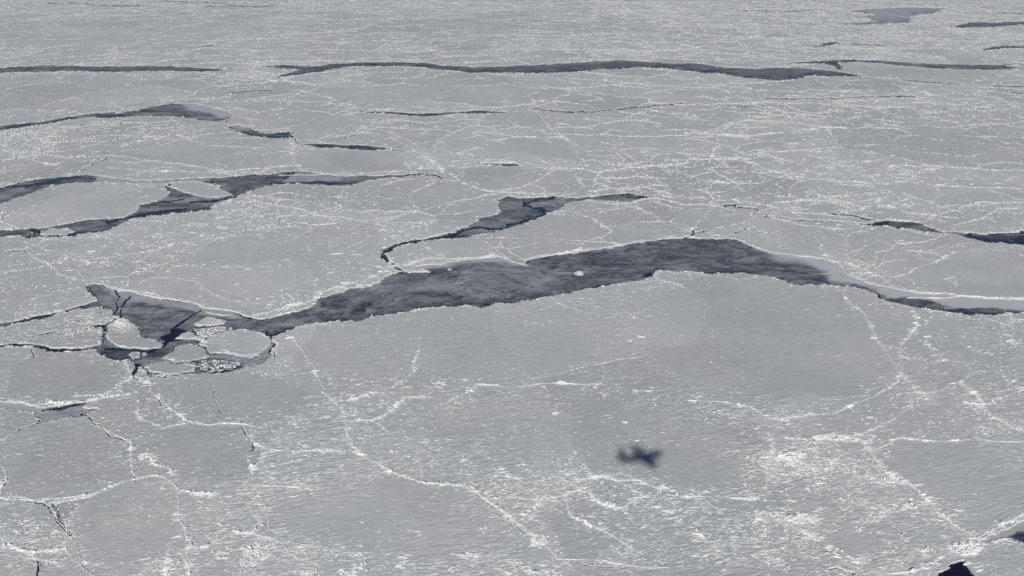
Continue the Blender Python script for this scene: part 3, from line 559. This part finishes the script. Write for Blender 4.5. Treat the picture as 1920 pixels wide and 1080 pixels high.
def thin_ice_material():
    m, t, b = new_mat("grey_young_ice")
    L = t.links.new
    b.inputs['Roughness'].default_value = 0.55; b.inputs['Specular IOR Level'].default_value = 0.25
    at = N_(t, "ShaderNodeAttribute", attribute_name="age")
    cs = coords(t, 0.62, 0.95, -rad(24))
    wn = N_(t, "ShaderNodeTexNoise", Scale=0.02, Detail=3.0); L(cs.outputs[0], wn.inputs['Vector'])
    wm = N_(t, "ShaderNodeVectorMath", operation='SCALE'); wm.inputs[3].default_value = 110; L(wn.outputs[1], wm.inputs[0])
    wa = N_(t, "ShaderNodeVectorMath", operation='ADD'); L(cs.outputs[0], wa.inputs[0]); L(wm.outputs[0], wa.inputs[1])
    n1 = N_(t, "ShaderNodeTexNoise", Scale=0.06, Detail=6.0, Roughness=0.65); L(wa.outputs[0], n1.inputs['Vector'])
    # finger-rafting lines: narrow band where the noise crosses one half
    sb = N_(t, "ShaderNodeMath", operation='SUBTRACT'); sb.inputs[1].default_value = 0.5; L(n1.outputs[0], sb.inputs[0])
    ab = N_(t, "ShaderNodeMath", operation='ABSOLUTE'); L(sb.outputs[0], ab.inputs[0])
    pl = N_(t, "ShaderNodeMath", operation='SUBTRACT'); pl.inputs[1].default_value = 0.59; L(n1.outputs[0], pl.inputs[0])
    pb = N_(t, "ShaderNodeMath", operation='ABSOLUTE'); L(pl.outputs[0], pb.inputs[0])
    pn = N_(t, "ShaderNodeMapRange"); L(pb.outputs[0], pn.inputs[0]); pn.inputs[1].default_value = 0.0; pn.inputs[2].default_value = 0.03; pn.inputs[3].default_value = 0.16; pn.inputs[4].default_value = 0.0
    ln = N_(t, "ShaderNodeMapRange"); L(ab.outputs[0], ln.inputs[0]); ln.inputs[1].default_value = 0.0; ln.inputs[2].default_value = 0.045; ln.inputs[3].default_value = -0.26; ln.inputs[4].default_value = 0.0
    n2 = N_(t, "ShaderNodeTexNoise", Scale=0.035, Detail=6.0, Roughness=0.62); L(wa.outputs[0], n2.inputs['Vector'])
    m2 = N_(t, "ShaderNodeMapRange"); L(n2.outputs[0], m2.inputs[0]); m2.inputs[1].default_value = 0.3; m2.inputs[2].default_value = 0.7; m2.inputs[3].default_value = -0.15; m2.inputs[4].default_value = 0.24
    a1 = N_(t, "ShaderNodeMath", operation='ADD'); a0 = N_(t, "ShaderNodeMath", operation='ADD'); L(ln.outputs[0], a0.inputs[0]); L(pn.outputs[0], a0.inputs[1]); L(a0.outputs[0], a1.inputs[0]); L(m2.outputs[0], a1.inputs[1])
    # lines fade out in the older, snowier ice
    fd = N_(t, "ShaderNodeMapRange"); L(at.outputs['Fac'], fd.inputs[0]); fd.inputs[1].default_value = 0.5; fd.inputs[2].default_value = 0.9; fd.inputs[3].default_value = 1.0; fd.inputs[4].default_value = 0.15
    ml = N_(t, "ShaderNodeMath", operation='MULTIPLY'); L(a1.outputs[0], ml.inputs[0]); L(fd.outputs[0], ml.inputs[1])
    a2 = N_(t, "ShaderNodeMath", operation='ADD'); L(ml.outputs[0], a2.inputs[0]); L(at.outputs['Fac'], a2.inputs[1])
    rmp = N_(t, "ShaderNodeValToRGB"); L(a2.outputs[0], rmp.inputs[0])
    e = rmp.color_ramp.elements
    e[0].position = 0.0; e[0].color = (0.024, 0.03, 0.058, 1)
    e[1].position = 1.0; e[1].color = (0.70, 0.71, 0.73, 1)
    for p, c_ in ((0.25, (0.112, 0.12, 0.148, 1)), (0.42, (0.215, 0.225, 0.252, 1)), (0.6, (0.345, 0.36, 0.385, 1)), (0.8, (0.52, 0.53, 0.545, 1))):
        q = e.new(p); q.color = c_
    L(rmp.outputs[0], b.inputs['Base Color'])
    return m
def water_material():
    m, t, b = new_mat("cold_open_water")
    b.inputs['Base Color'].default_value = (0.008, 0.011, 0.03, 1)
    b.inputs['Roughness'].default_value = 0.18; b.inputs['Specular IOR Level'].default_value = 0.3
    cs = coords(t); n = N_(t, "ShaderNodeTexNoise", Scale=0.8, Detail=4.0); t.links.new(cs.outputs[0], n.inputs['Vector'])
    bp = N_(t, "ShaderNodeBump", Strength=0.4, Distance=0.2); t.links.new(n.outputs[0], bp.inputs['Height']); t.links.new(bp.outputs[0], b.inputs['Normal'])
    return m
SNOW, RUB, THIN, SEA = snow_material(), rubble_material(), thin_ice_material(), water_material()

# ------------------------------------------------------------------ the setting: pack ice, young ice, sea
# the fan plus a coarse apron out to the horizon, to both sides and back under the camera
far_rows = np.array([-129.0, -128, -126, -122, -115, -105, -92, -75, -60, -45, -30, -20])
pyx = np.concatenate([far_rows, py_in])
near_Y = np.array([470., 420, 350, 250, 120, -100, -500, -1500, -4000])
left = np.array([-9000., -4500, -2400, -1400, -800, -450, -260, -150, -100])
pxx = np.concatenate([left, px_in, 1920-left[::-1]])
R0, C0 = len(far_rows), len(left)
AX, AY = to_world(pxx[None, :], pyx[:, None]); AY = np.broadcast_to(AY, AX.shape).copy()
sN = (AY[-1, 0]*cp+H*sp)
AX = np.concatenate([AX, np.repeat(((pxx-960)/F*sN)[None], len(near_Y), 0)])
AY = np.concatenate([AY, np.repeat(near_Y[:, None], len(pxx), 1)])
NRX, NCX = AX.shape
def embed(a, fill):
    o = np.full((NRX, NCX), fill, a.dtype); o[R0:R0+NR, C0:C0+NC] = a; return o
OWN = embed(own, 0); ZI = embed(ZICE, 0.75); RB = embed(np.clip(wide*0.4+mound*0.55+edge*np.clip(0.25+1.6*noise(GX/30, GY/30, 111), 0, 1), 0, 1), 0.1)
pl1, _ = plates(GX, GY, 230, 201); pl2, _ = plates(GX, GY, 95, 231)
PLT = embed((0.65*pl1+0.35*pl2).astype(np.float32), 0.5)
TON = embed(tone, 0.42); WAT = embed(water, False); LD = embed(lead, False)
def plate(idx):
    ins = OWN == idx
    Zp = np.where(ins, ZI, np.float32(-0.9))
    return grid_part(facemask(ins), Zp, {'rubble': RB, 'plate': PLT})
co, q, at = plate(0)
ice = mesh_np("sea_ice", co, q, mat=SNOW, smooth=True, attrs=at); ice['kind'] = 'structure'
# young ice: sheet over every lead, open where there is water
near_lead = LD.copy()
for _ in range(2):
    b_ = near_lead.copy(); b_[1:] |= near_lead[:-1]; b_[:-1] |= near_lead[1:]; b_[:, 1:] |= near_lead[:, :-1]; b_[:, :-1] |= near_lead[:, 1:]; near_lead = b_
fm = faceall(near_lead) & ~facemask(WAT & LD)
co, q, at = grid_part(fm, np.full(AX.shape, 0.06, np.float32), {'age': TON})
ti = mesh_np("young_ice", co, q, mat=THIN, smooth=True, attrs=at); ti['kind'] = 'structure'
W = 90000.0
sea = mesh_np("water", np.array([[-W, -W, 0], [W, -W, 0], [W, W, 0], [-W, W, 0]]), np.array([[0, 1, 2, 3]]), mat=SEA); sea['kind'] = 'structure'

# ------------------------------------------------------------------ rubble blocks
def blocks(X, Y, S, zb, flat=1.0):
    """irregular blocks: sheared, tilted, unequal boxes without a bottom"""
    n = len(X)
    m = (Y*cp+H*sp)/F*1.9
    lng = S*(0.55+rng.gamma(2.0, 0.42, n))*1.25; lng = np.maximum(lng, m*rng.uniform(0.45, 1.5, n))
    wdt = np.clip(lng*rng.uniform(0.35, 0.9, n), 0.5, 2.6+0.0*lng)
    lng = np.minimum(lng, np.maximum(4.2, m*1.5)); hgt = S*(0.25+rng.gamma(2.0, 0.22, n))*1.05; hgt = np.minimum(hgt, 2.0)*flat
    ang = np.where(rng.random(n) < 0.6, SA+rng.normal(0, 0.4, n), rng.uniform(0, 3.1416, n))
    ang = np.where(m > 3.0, ang*0.5, ang)
    base = np.array([(-1, -1, 0), (1, -1, 0), (1, 1, 0), (-1, 1, 0), (-1, -1, 1), (1, -1, 1), (1, 1, 1), (-1, 1, 1)], np.float64)
    V = np.repeat(base[None], n, 0)
    V[:, :, 0] *= rng.uniform(0.6, 1.1, (n, 8)); V[:, :, 1] *= rng.uniform(0.6, 1.1, (n, 8))
    V[:, 4:, 2] *= rng.uniform(0.25, 1.25, (n, 4)); V[:, 4:, :2] *= rng.uniform(0.35, 0.95, (n, 1, 1))
    V[:, :, 0] *= lng[:, None]*0.5; V[:, :, 1] *= wdt[:, None]*0.5; V[:, :, 2] *= hgt[:, None]
    V[:, 4:, 0] += rng.normal(0, 0.25, (n, 1))*hgt[:, None]; V[:, 4:, 1] += rng.normal(0, 0.35, (n, 1))*hgt[:, None]
    c_, s_ = np.cos(ang)[:, None], np.sin(ang)[:, None]
    x = V[:, :, 0]*c_-V[:, :, 1]*s_; y = V[:, :, 0]*s_+V[:, :, 1]*c_
    co = np.stack([x+X[:, None], y+Y[:, None], V[:, :, 2]+zb[:, None]-0.12], 2).reshape(-1, 3)
    f = np.array([(4, 5, 6, 7), (0, 1, 5, 4), (1, 2, 6, 5), (2, 3, 7, 6), (3, 0, 4, 7)])
    q = (f[None]+(np.arange(n)*8)[:, None, None]).reshape(-1, 4)
    return co, q
def drifts(X, Y, S, zb, low=1.0):
    """wind drifts and upturned slab edges: curved crests, steep toward the sun, gentle behind"""
    n = len(X); K = 6
    m = (Y*cp+H*sp)/F*1.9
    lng = np.minimum(S*(1.6+rng.gamma(1.8, 1.7, n)), 9.5); lng = np.maximum(lng, m*rng.uniform(0.8, 3.2, n))
    hgt = S*(0.22+rng.gamma(2.0, 0.17, n))*low*(1+np.clip(m-1, 0, 3)*0.32*(low > 0.7)); hgt = np.minimum(hgt, 2.6)
    ang = SA+rng.normal(0, 0.32, n)
    rot = rng.random(n) < 0.22; ang = np.where(rot, rng.uniform(-1.3, 1.3, n), ang)
    ang = ang*np.clip(1.6/m, 0.12, 1)
    hgt = np.minimum(hgt, 0.16*lng+0.12*m)
    bend = rng.normal(0, 0.16, n)*lng
    t = np.linspace(-1, 1, K)[None]
    x = t*lng[:, None]*0.5; yc = (t*t-0.4)*bend[:, None]+rng.normal(0, 0.05, (n, K))*np.minimum(lng, 6)[:, None]
    prof = (1-np.abs(t)**2.2)*rng.uniform(0.45, 1.25, (n, K))
    hz = prof*hgt[:, None]
    fw = (0.25+0.55*rng.random((n, 1)))*hz+0.05; bw = (0.8+1.9*rng.random((n, 1)))*hz+0.06
    V = np.zeros((n, 3, K, 3))
    V[:, :, :, 0] = x[:, None]
    V[:, 0, :, 1] = yc-fw; V[:, 1, :, 1] = yc; V[:, 2, :, 1] = yc+bw
    V[:, 0, :, 2] = -0.3; V[:, 1, :, 2] = hz; V[:, 2, :, 2] = -0.3
    c_, s_ = np.cos(ang)[:, None, None], np.sin(ang)[:, None, None]
    xx = V[..., 0]*c_-V[..., 1]*s_+X[:, None, None]; yy = V[..., 0]*s_+V[..., 1]*c_+Y[:, None, None]
    co = np.stack([xx, yy, V[..., 2]+zb[:, None, None]], 3).reshape(-1, 3)
    f = [(r_*K+j, r_*K+j+1, (r_+1)*K+j+1, (r_+1)*K+j) for r_ in range(2) for j in range(K-1)]
    q = (np.array(f)[None]+(np.arange(n)*3*K)[:, None, None]).reshape(-1, 4)
    return co, q
def join(*parts):
    cs, qs, o_ = [], [], 0
    for c_, q_ in parts:
        if len(c_) == 0: continue
        cs.append(c_); qs.append(q_+o_); o_ += len(c_)
    return np.concatenate(cs), np.concatenate(qs)
isblock = rng.random(len(P)) < 0.42
def pile(k, f=1.0, low=1.0):
    a = k & isblock; b = k & ~isblock
    return join(blocks(P[a, 0], P[a, 1], P[a, 2]*f, zb[a]), drifts(P[b, 0], P[b, 1], P[b, 2]*f, zb[b], low))
def core(pts, w, st, idx):
    """the snow-filled body of a ridge: one ragged continuous strip"""
    c = []
    for (x1, y1), (x2, y2) in zip(pts[:-1], pts[1:]):
        m_ = max(1, int(math.hypot(x2-x1, y2-y1)/1.6))
        for i in range(m_): c.append((x1+(x2-x1)*i/m_, y1+(y2-y1)*i/m_))
    c = np.array(c+[pts[-1]]); X, Y = to_world(c[:, 0], c[:, 1])
    X = X + (noise(X/40, Y/40, 81)*4+noise(X/12, Y/12, 83)*1.5)*(0.4+Y/1500); Y = Y + (noise(X/40, Y/40, 82)*6)*(0.4+Y/1500)
    tx, ty = np.gradient(X), np.gradient(Y); L = np.hypot(tx, ty)+1e-6; nx, ny = -ty/L, tx/L
    n = len(X); K = 5
    tap = np.clip(np.minimum(np.arange(n), np.arange(n)[::-1])/4, 0.15, 1)
    mm = (Y*cp+H*sp)/F
    hw = (0.45+0.13*w*mm)*(0.7+0.6*rng.random(n))*tap
    sh = (rng.random(n)-0.5)*hw*0.9
    base_ = lookup(ZICE, *to_px(X, Y), 0.75)
    hh = np.clip(0.06+0.27*st*np.clip(0.35+1.6*noise(X/15, Y/15, 120+idx), 0, 1.2), 0.08, 1.1)*tap*(1+0.12*mm)
    co = np.zeros((n, K, 3))
    for j, (o_, z_) in enumerate(((-1, -0.35), (-0.5, 0.5), (0, 1.0), (0.5, 0.55), (1, -0.35))):
        jit = rng.uniform(0.6, 1.3, n) if 0 < j < 4 else np.ones(n)
        co[:, j, 0] = X+nx*(o_*hw+sh); co[:, j, 1] = Y+ny*(o_*hw+sh)
        co[:, j, 2] = base_+(hh*z_*jit if 0 < j < 4 else z_)
    q = [(i*K+j, (i+1)*K+j, (i+1)*K+j+1, i*K+j+1) for i in range(n-1) for j in range(K-1)]
    return co.reshape(-1, 3), np.array(q)
zb = lookup(ZICE, ppx, ppy, 0.75)
zb = np.clip(zb, 0.3, 2.0)
rid = P[:, 3].astype(int)
sel = (powner == 0)
labelled = [i+1 for i, r_ in enumerate(RIDGES) if r_[3]]
loose = sel & ~np.isin(rid, labelled)
# fine drift crests everywhere on the pack, fewer and lower on the smooth floes
n = 260000
dx_, dy_ = rng.uniform(-200, 2120, n), rng.uniform(-30, 1150, n)
X, Y = to_world(dx_, dy_); zz = zone(dx_, dy_)
g = np.clip(0.16+0.22*np.clip(zz, 0, 2.2)+0.5*noise(X/60, Y/40, 131)+0.25*noise(X/200, Y/200, 132), 0.015, 1)
k = (rng.random(n) < g*np.clip(0.62-0.35*(560-dy_)/560, 0.25, 0.62)) & (lookup(own, dx_, dy_, 0) == 0)
X, Y, dx_, dy_, zz = X[k], Y[k], dx_[k], dy_[k], zz[k]
fine = drifts(X, Y, np.clip(0.55+0.22*zz, 0.5, 1.0)*rng.uniform(0.6, 1.25, len(X)), np.clip(lookup(ZICE, dx_, dy_, 0.75), 0.3, 2), 0.62)
def network():
    out = []
    PX, PY = np.meshgrid(px_in, py_in)
    zz_ = zone(PX, PY)
    for size, seed, gain_, lo in ((230, 201, 1.0, 0.0), (95, 231, 0.75, 0.25), (48, 261, 0.5, 0.8), (520, 281, 1.0, 0.0)):
        ids = plates(GX, GY, size, seed)[0]
        st_ = np.clip(0.42+1.5*noise(GX/(size*0.9), GY/(size*0.9), seed+9)+0.5*noise(GX/12, GY/30, seed+10), 0, 1.3)
        st_ = st_*gain_*np.clip(1.5-(PY-350)/700, 1, 1.5)*np.clip(zz_-lo, 0.0, 1.6)*np.clip(1.25-(PY-330)/700, 0.5, 1.15)
        for dr_, dc_ in ((1, 0), (0, 1)):
            a = ids[:NR-1, :NC-1]; b = ids[dr_:NR-1+dr_, dc_:NC-1+dc_]
            r_, c_ = np.nonzero((a != b) & (own[:NR-1, :NC-1] == 0))
            s0 = st_[r_, c_]; k_ = rng.random(len(r_)) < s0*1.1
            r_, c_, s0 = r_[k_], c_[k_], s0[k_]
            jx = rng.normal(0, 0.22, (2, len(r_))); jy = rng.normal(0, 0.22, (2, len(r_)))
            if dr_: e0 = (c_-0.75+jx[0], r_+0.5+jy[0]); e1 = (c_+0.75+jx[1], r_+0.5+jy[1])
            else: e0 = (c_+0.5+jx[0], r_-0.75+jy[0]); e1 = (c_+0.5+jx[1], r_+0.75+jy[1])
            X0, Y0 = to_world(px_in[0]+e0[0]*dxp, py_in[0]+e0[1]*dyp); X1, Y1 = to_world(px_in[0]+e1[0]*dxp, py_in[0]+e1[1]*dyp)
            L_ = np.hypot(X1-X0, Y1-Y0)+1e-6; nx, ny = -(Y1-Y0)/L_, (X1-X0)/L_
            m_ = (Y0*cp+H*sp)/F*1.9
            h_ = np.clip((0.16+0.5*rng.random(len(r_))**1.5)*(0.6+s0)*(0.8+0.6*m_), 0.15, 2.8)
            w0 = h_*rng.uniform(0.5, 1.1, len(r_))+0.1
            zz0 = np.clip(ZICE[r_, c_], 0.3, 2)
            V = np.zeros((len(r_), 2, 3, 3))
            for e, (X, Y) in enumerate(((X0, Y0), (X1, Y1))):
                for j, o_ in enumerate((-1, 0, 1)):
                    V[:, e, j, 0] = X+nx*o_*w0; V[:, e, j, 1] = Y+ny*o_*w0
                    V[:, e, j, 2] = zz0+(h_*rng.uniform(0.5, 1.1, len(r_)) if j == 1 else -0.3)
            q_ = (np.array([(0, 1, 4, 3), (1, 2, 5, 4)])[None]+(np.arange(len(r_))*6)[:, None, None]).reshape(-1, 4)
            out.append((V.reshape(-1, 3), q_))
    return out
net = network()
print('network pieces', sum(len(a[0])//6 for a in net))
cores = [core(r_[0], r_[1], r_[2], i) for i, r_ in enumerate(RIDGES) if not r_[3]]
co, q = join(pile(loose), fine, *net, *cores)
o = mesh_np("ice_rubble", co, q, mat=RUB); o['kind'] = 'stuff'
o['label'] = 'white broken blocks and snow drifts strewn over the pack ice'; o['category'] = 'ice rubble'
for i in labelled:
    k = sel & (rid == i)
    if not k.any(): continue
    co, q = pile(k)
    c2, q2 = core(RIDGES[i-1][0], RIDGES[i-1][1], RIDGES[i-1][2], i)
    cen = np.array([P[k, 0].mean(), P[k, 1].mean(), 0.7])
    o = bpy.data.objects.new("pressure_ridge", None); col.objects.link(o); o.location = cen
    mesh_np("snow_core", c2-cen, q2, mat=RUB, parent=o)
    mesh_np("broken_blocks", co-cen, q, mat=RUB, parent=o)['kind'] = 'stuff'
    o['label'] = RIDGES[i-1][3]; o['category'] = 'ice ridge'; o['group'] = 'pressure ridges of broken ice'
for kf, (pts, lab) in enumerate(FLOES):
    co, q, at = plate(kf+1)
    if len(q) == 0: continue
    cen = np.array([co[:, 0].mean(), co[:, 1].mean(), 0.0])
    root = bpy.data.objects.new("ice_floe", None); col.objects.link(root); root.location = cen
    root['label'] = lab; root['category'] = 'ice floe'; root['group'] = 'separate floes and chunks floating in the leads'
    mesh_np("plate", co-cen, q, mat=SNOW, smooth=True, attrs=at, parent=root)
    k = powner == kf+1
    if k.any():
        co, q = pile(k, 0.85)
        mesh_np("rubble_rim", co-cen, q, mat=RUB, parent=root)['kind'] = 'stuff'
# brash ice between the floes
BR = [([(364,617),(405,614),(410,620),(395,632),(388,645),(376,645),(372,630)],300,0.7),([(351,679),(397,674),(432,677),(455,683),(432,694),(386,698),(372,688)],300,0.7),
      ([(276,702),(300,701),(360,701),(350,704),(290,709)],160,0.6),([(400,612),(430,613),(440,617),(410,621)],70,0.7),([(340,584),(420,590),(420,594)],0,0.7),
      ([(100,942),(150,935),(140,960),(125,980)],90,0.6),([(540,600),(640,585),(640,595),(560,608)],0,0.4),([(45,436),(60,432),(72,440),(55,446)],25,0.6)]
bx, by, bs = [], [], []
for pts, n, s in BR:
    if n == 0: continue
    xs = [p[0] for p in pts]; ys = [p[1] for p in pts]
    x = rng.uniform(min(xs), max(xs), n*3); y = rng.uniform(min(ys), max(ys), n*3)
    k = inside(pts, x, y) & (lookup(own, x, y, 0) == -1)
    x, y = x[k][:n], y[k][:n]
    X, Y = to_world(x, y); bx.append(X); by.append(Y); bs.append(np.full(len(X), s)*(0.5+rng.gamma(1.6, 0.45, len(X))))
bx, by, bs = map(np.concatenate, (bx, by, bs))
co, q = blocks(bx, by, bs*1.25, np.full(len(bx), 0.1), 0.4)
o = mesh_np("brash_ice", co, q, mat=RUB); o['kind'] = 'stuff'
o['label'] = 'small white fragments packed in dark water between the floes'; o['category'] = 'brash ice'

# ------------------------------------------------------------------ the aeroplane whose shadow lies on the ice
def paint(name, c_, rough=0.4, metal=0.0):
    m, t, b = new_mat(name)
    n = N_(t, "ShaderNodeTexNoise", Scale=1.5, Detail=3.0); g = t.nodes.new("ShaderNodeTexCoord"); t.links.new(g.outputs['Object'], n.inputs['Vector'])
    mx = N_(t, "ShaderNodeMix", data_type='RGBA'); t.links.new(n.outputs[0], mx.inputs[0])
    mx.inputs[6].default_value = (*[v*0.9 for v in c_], 1); mx.inputs[7].default_value = (*c_, 1); t.links.new(mx.outputs[2], b.inputs['Base Color'])
    b.inputs['Roughness'].default_value = rough; b.inputs['Metallic'].default_value = metal
    return m
WHITE, GREY, DARK = paint("white_aircraft_paint", (0.78, 0.78, 0.76)), paint("grey_metal", (0.35, 0.36, 0.38), 0.35, 0.6), paint("dark_glass", (0.03, 0.035, 0.045), 0.1)
def loft(rings):
    """rings of equal length -> closed tube"""
    n = len(rings[0]); co = np.array([p for r_ in rings for p in r_], float)
    q = [(i*n+j, i*n+(j+1) % n, (i+1)*n+(j+1) % n, (i+1)*n+j) for i in range(len(rings)-1) for j in range(n)]
    tr = []
    for base, rev in ((0, True), ((len(rings)-1)*n, False)):
        for j in range(1, n-1):
            t3 = (base, base+j, base+j+1); tr.append(t3[::-1] if rev else t3)
    return co, np.array(q), np.array(tr)
def tube_x(st, n=20):
    return loft([[(x, ry*math.cos(2*math.pi*j/n), zc+rz*math.sin(2*math.pi*j/n)) for j in range(n)] for x, ry, rz, zc in st])
def foil(stn):
    """stations (span vector point, chord, thickness) -> wing; each (x_le, y, z, chord, thick, vertical)"""
    prof = [(0, 0), (0.08, 0.5), (0.3, 0.7), (0.6, 0.45), (1, 0.03), (1, -0.03), (0.6, -0.3), (0.3, -0.4), (0.08, -0.3)]
    rings = []
    for x, y, z_, ch, th, vert in stn:
        rings.append([(x-a*ch, y+(b*th if vert else 0), z_+(0 if vert else b*th)) for a, b in prof])
    return loft(rings)
plane = bpy.data.objects.new("aeroplane", None); col.objects.link(plane)
plane['label'] = 'white four engined survey aeroplane flying over the ice beside the camera'; plane['category'] = 'aeroplane'
def part(name, geo, mat, parent=plane, smooth=True):
    return mesh_np(name, geo[0], geo[1], geo[2], mat=mat, parent=parent, smooth=smooth)
fus = part("fuselage", tube_x([(17.4, .15, .15, -.3), (16.9, .75, .75, -.25), (15.6, 1.3, 1.35, -.1), (14, 1.65, 1.75, 0), (11, 1.75, 1.85, 0), (-4, 1.75, 1.85, 0), (-9, 1.45, 1.5, .25), (-13, .85, .95, .6), (-16.5, .35, .4, .8), (-21, .1, .1, .9)]), WHITE)
for s in (-1, 1):
    part("wing", foil([(4.6, 1.2*s, -1.0, 6.6, 1.1, 0), (3.2, 15.6*s, .3, 2.7, .45, 0)][::s]), WHITE)
    part("tailplane", foil([(-12.2, .5*s, .8, 3.6, .5, 0), (-14.0, 6.6*s, 1.4, 1.9, .25, 0)][::s]), WHITE)
    for y, xl in ((4.2, 4.3), (8.9, 3.9)):
        zc = -0.95+(y-1.2)*0.09
        e = part("engine", tube_x([(xl+3.3, .35, .4, zc+.1), (xl+2.6, .62, .8, zc), (xl+.5, .65, .85, zc-.05), (xl-3, .4, .5, zc), (xl-4.3, .12, .15, zc)], 14), WHITE)
        e.location = (0, y*s, 0)
        pr = bpy.data.objects.new("propeller", None)
        bl = []; vs = []
        qs = []
        for b4 in range(4):
            a = b4*math.pi/2+0.4; ux, uy = math.cos(a), math.sin(a); vx, vy = -uy, ux
            for rr, w_ in ((.25, .12), (1.2, .24), (2.0, .22)):
                for sg in (-1, 1):
                    for dx in (-.04, .04):
                        vs.append((dx+sg*.06, ux*rr+vx*w_*sg, uy*rr+vy*w_*sg))
            o0 = b4*12
            for kk in range(2):
                a0 = o0+kk*4; b0 = a0+4
                for (i, j) in ((0, 1), (1, 3), (3, 2), (2, 0)): qs.append((a0+i, a0+j, b0+j, b0+i))
            qs += [(o0, o0+2, o0+3, o0+1), (o0+8, o0+9, o0+11, o0+10)]
        bpy.data.objects.remove(pr)
        p_ = mesh_np("propeller", np.array(vs, float), np.array(qs), mat=GREY, parent=e); p_.location = (xl+3.45, 0, zc+.1)
        g3 = tube_x([(.55, .03, .03, 0), (.3, .25, .25, 0), (-.15, .34, .34, 0)], 10)
        h_ = mesh_np("spinner", g3[0], g3[1], g3[2], mat=GREY, parent=e, smooth=True); h_.location = (xl+3.45, 0, zc+.1)
part("fin", foil([(-11.2, 0, 1.2, 5.2, .5, 1), (-14.4, 0, 7.2, 2.2, .25, 1)]), WHITE)
def pane(x, y, z_, w_, h_, s):
    return (np.array([(x-w_, y, z_-h_), (x+w_, y, z_-h_), (x+w_, y-.06*s, z_+h_), (x-w_, y-.06*s, z_+h_), (x-w_, y-.2*s, z_-h_), (x+w_, y-.2*s, z_-h_), (x+w_, y-.26*s, z_+h_), (x-w_, y-.26*s, z_+h_)]),
            np.array([(0, 1, 2, 3), (7, 6, 5, 4), (0, 4, 5, 1), (1, 5, 6, 2), (2, 6, 7, 3), (3, 7, 4, 0)]), None)
for s in (-1, 1):
    for x in (12, 8, -1, -5):
        part("window", pane(x, 1.74*s, .45, .22, .26, s), DARK, parent=fus, smooth=False)
    part("cockpit_window", pane(14.3, 1.55*s, .75, .55, .3, s), DARK, parent=fus, smooth=False)
YAW = rad(20)
plane.scale = (1.16, 1.36, 1.8)
plane.rotation_euler = (rad(1), 0, YAW)
plane.location = Vector((0, 0, H)) + sun_dir*100.0
# ------------------------------------------------------------------ thin polar haze
def box_mesh(x0, x1, y0, y1, z0, z1):
    v = [(x, y, z_) for z_ in (z0, z1) for y in (y0, y1) for x in (x0, x1)]
    return np.array(v, float), np.array([(0, 2, 3, 1), (4, 5, 7, 6), (0, 1, 5, 4), (2, 6, 7, 3), (0, 4, 6, 2), (1, 3, 7, 5)])
hm = bpy.data.materials.new("polar_haze"); hm.use_nodes = True; ht = hm.node_tree
for n_ in list(ht.nodes): ht.nodes.remove(n_)
ho = ht.nodes.new("ShaderNodeOutputMaterial"); hv = ht.nodes.new("ShaderNodeVolumePrincipled")
hv.inputs['Color'].default_value = (0.86, 0.92, 1.0, 1); hv.inputs['Density'].default_value = HAZE; hv.inputs['Anisotropy'].default_value = 0.0
ht.links.new(hv.outputs[0], ho.inputs['Volume'])
co, q = box_mesh(-100000, 100000, -100000, 100000, -1.5, 480)
hz = mesh_np("haze", co, q, mat=hm); hz['kind'] = 'stuff'; hz['label'] = 'thin pale haze over the far ice'; hz['category'] = 'haze'
print("blocks", len(P), "ice verts", len(ice.data.vertices), "young", len(ti.data.vertices), "sun el", math.degrees(sun_el))
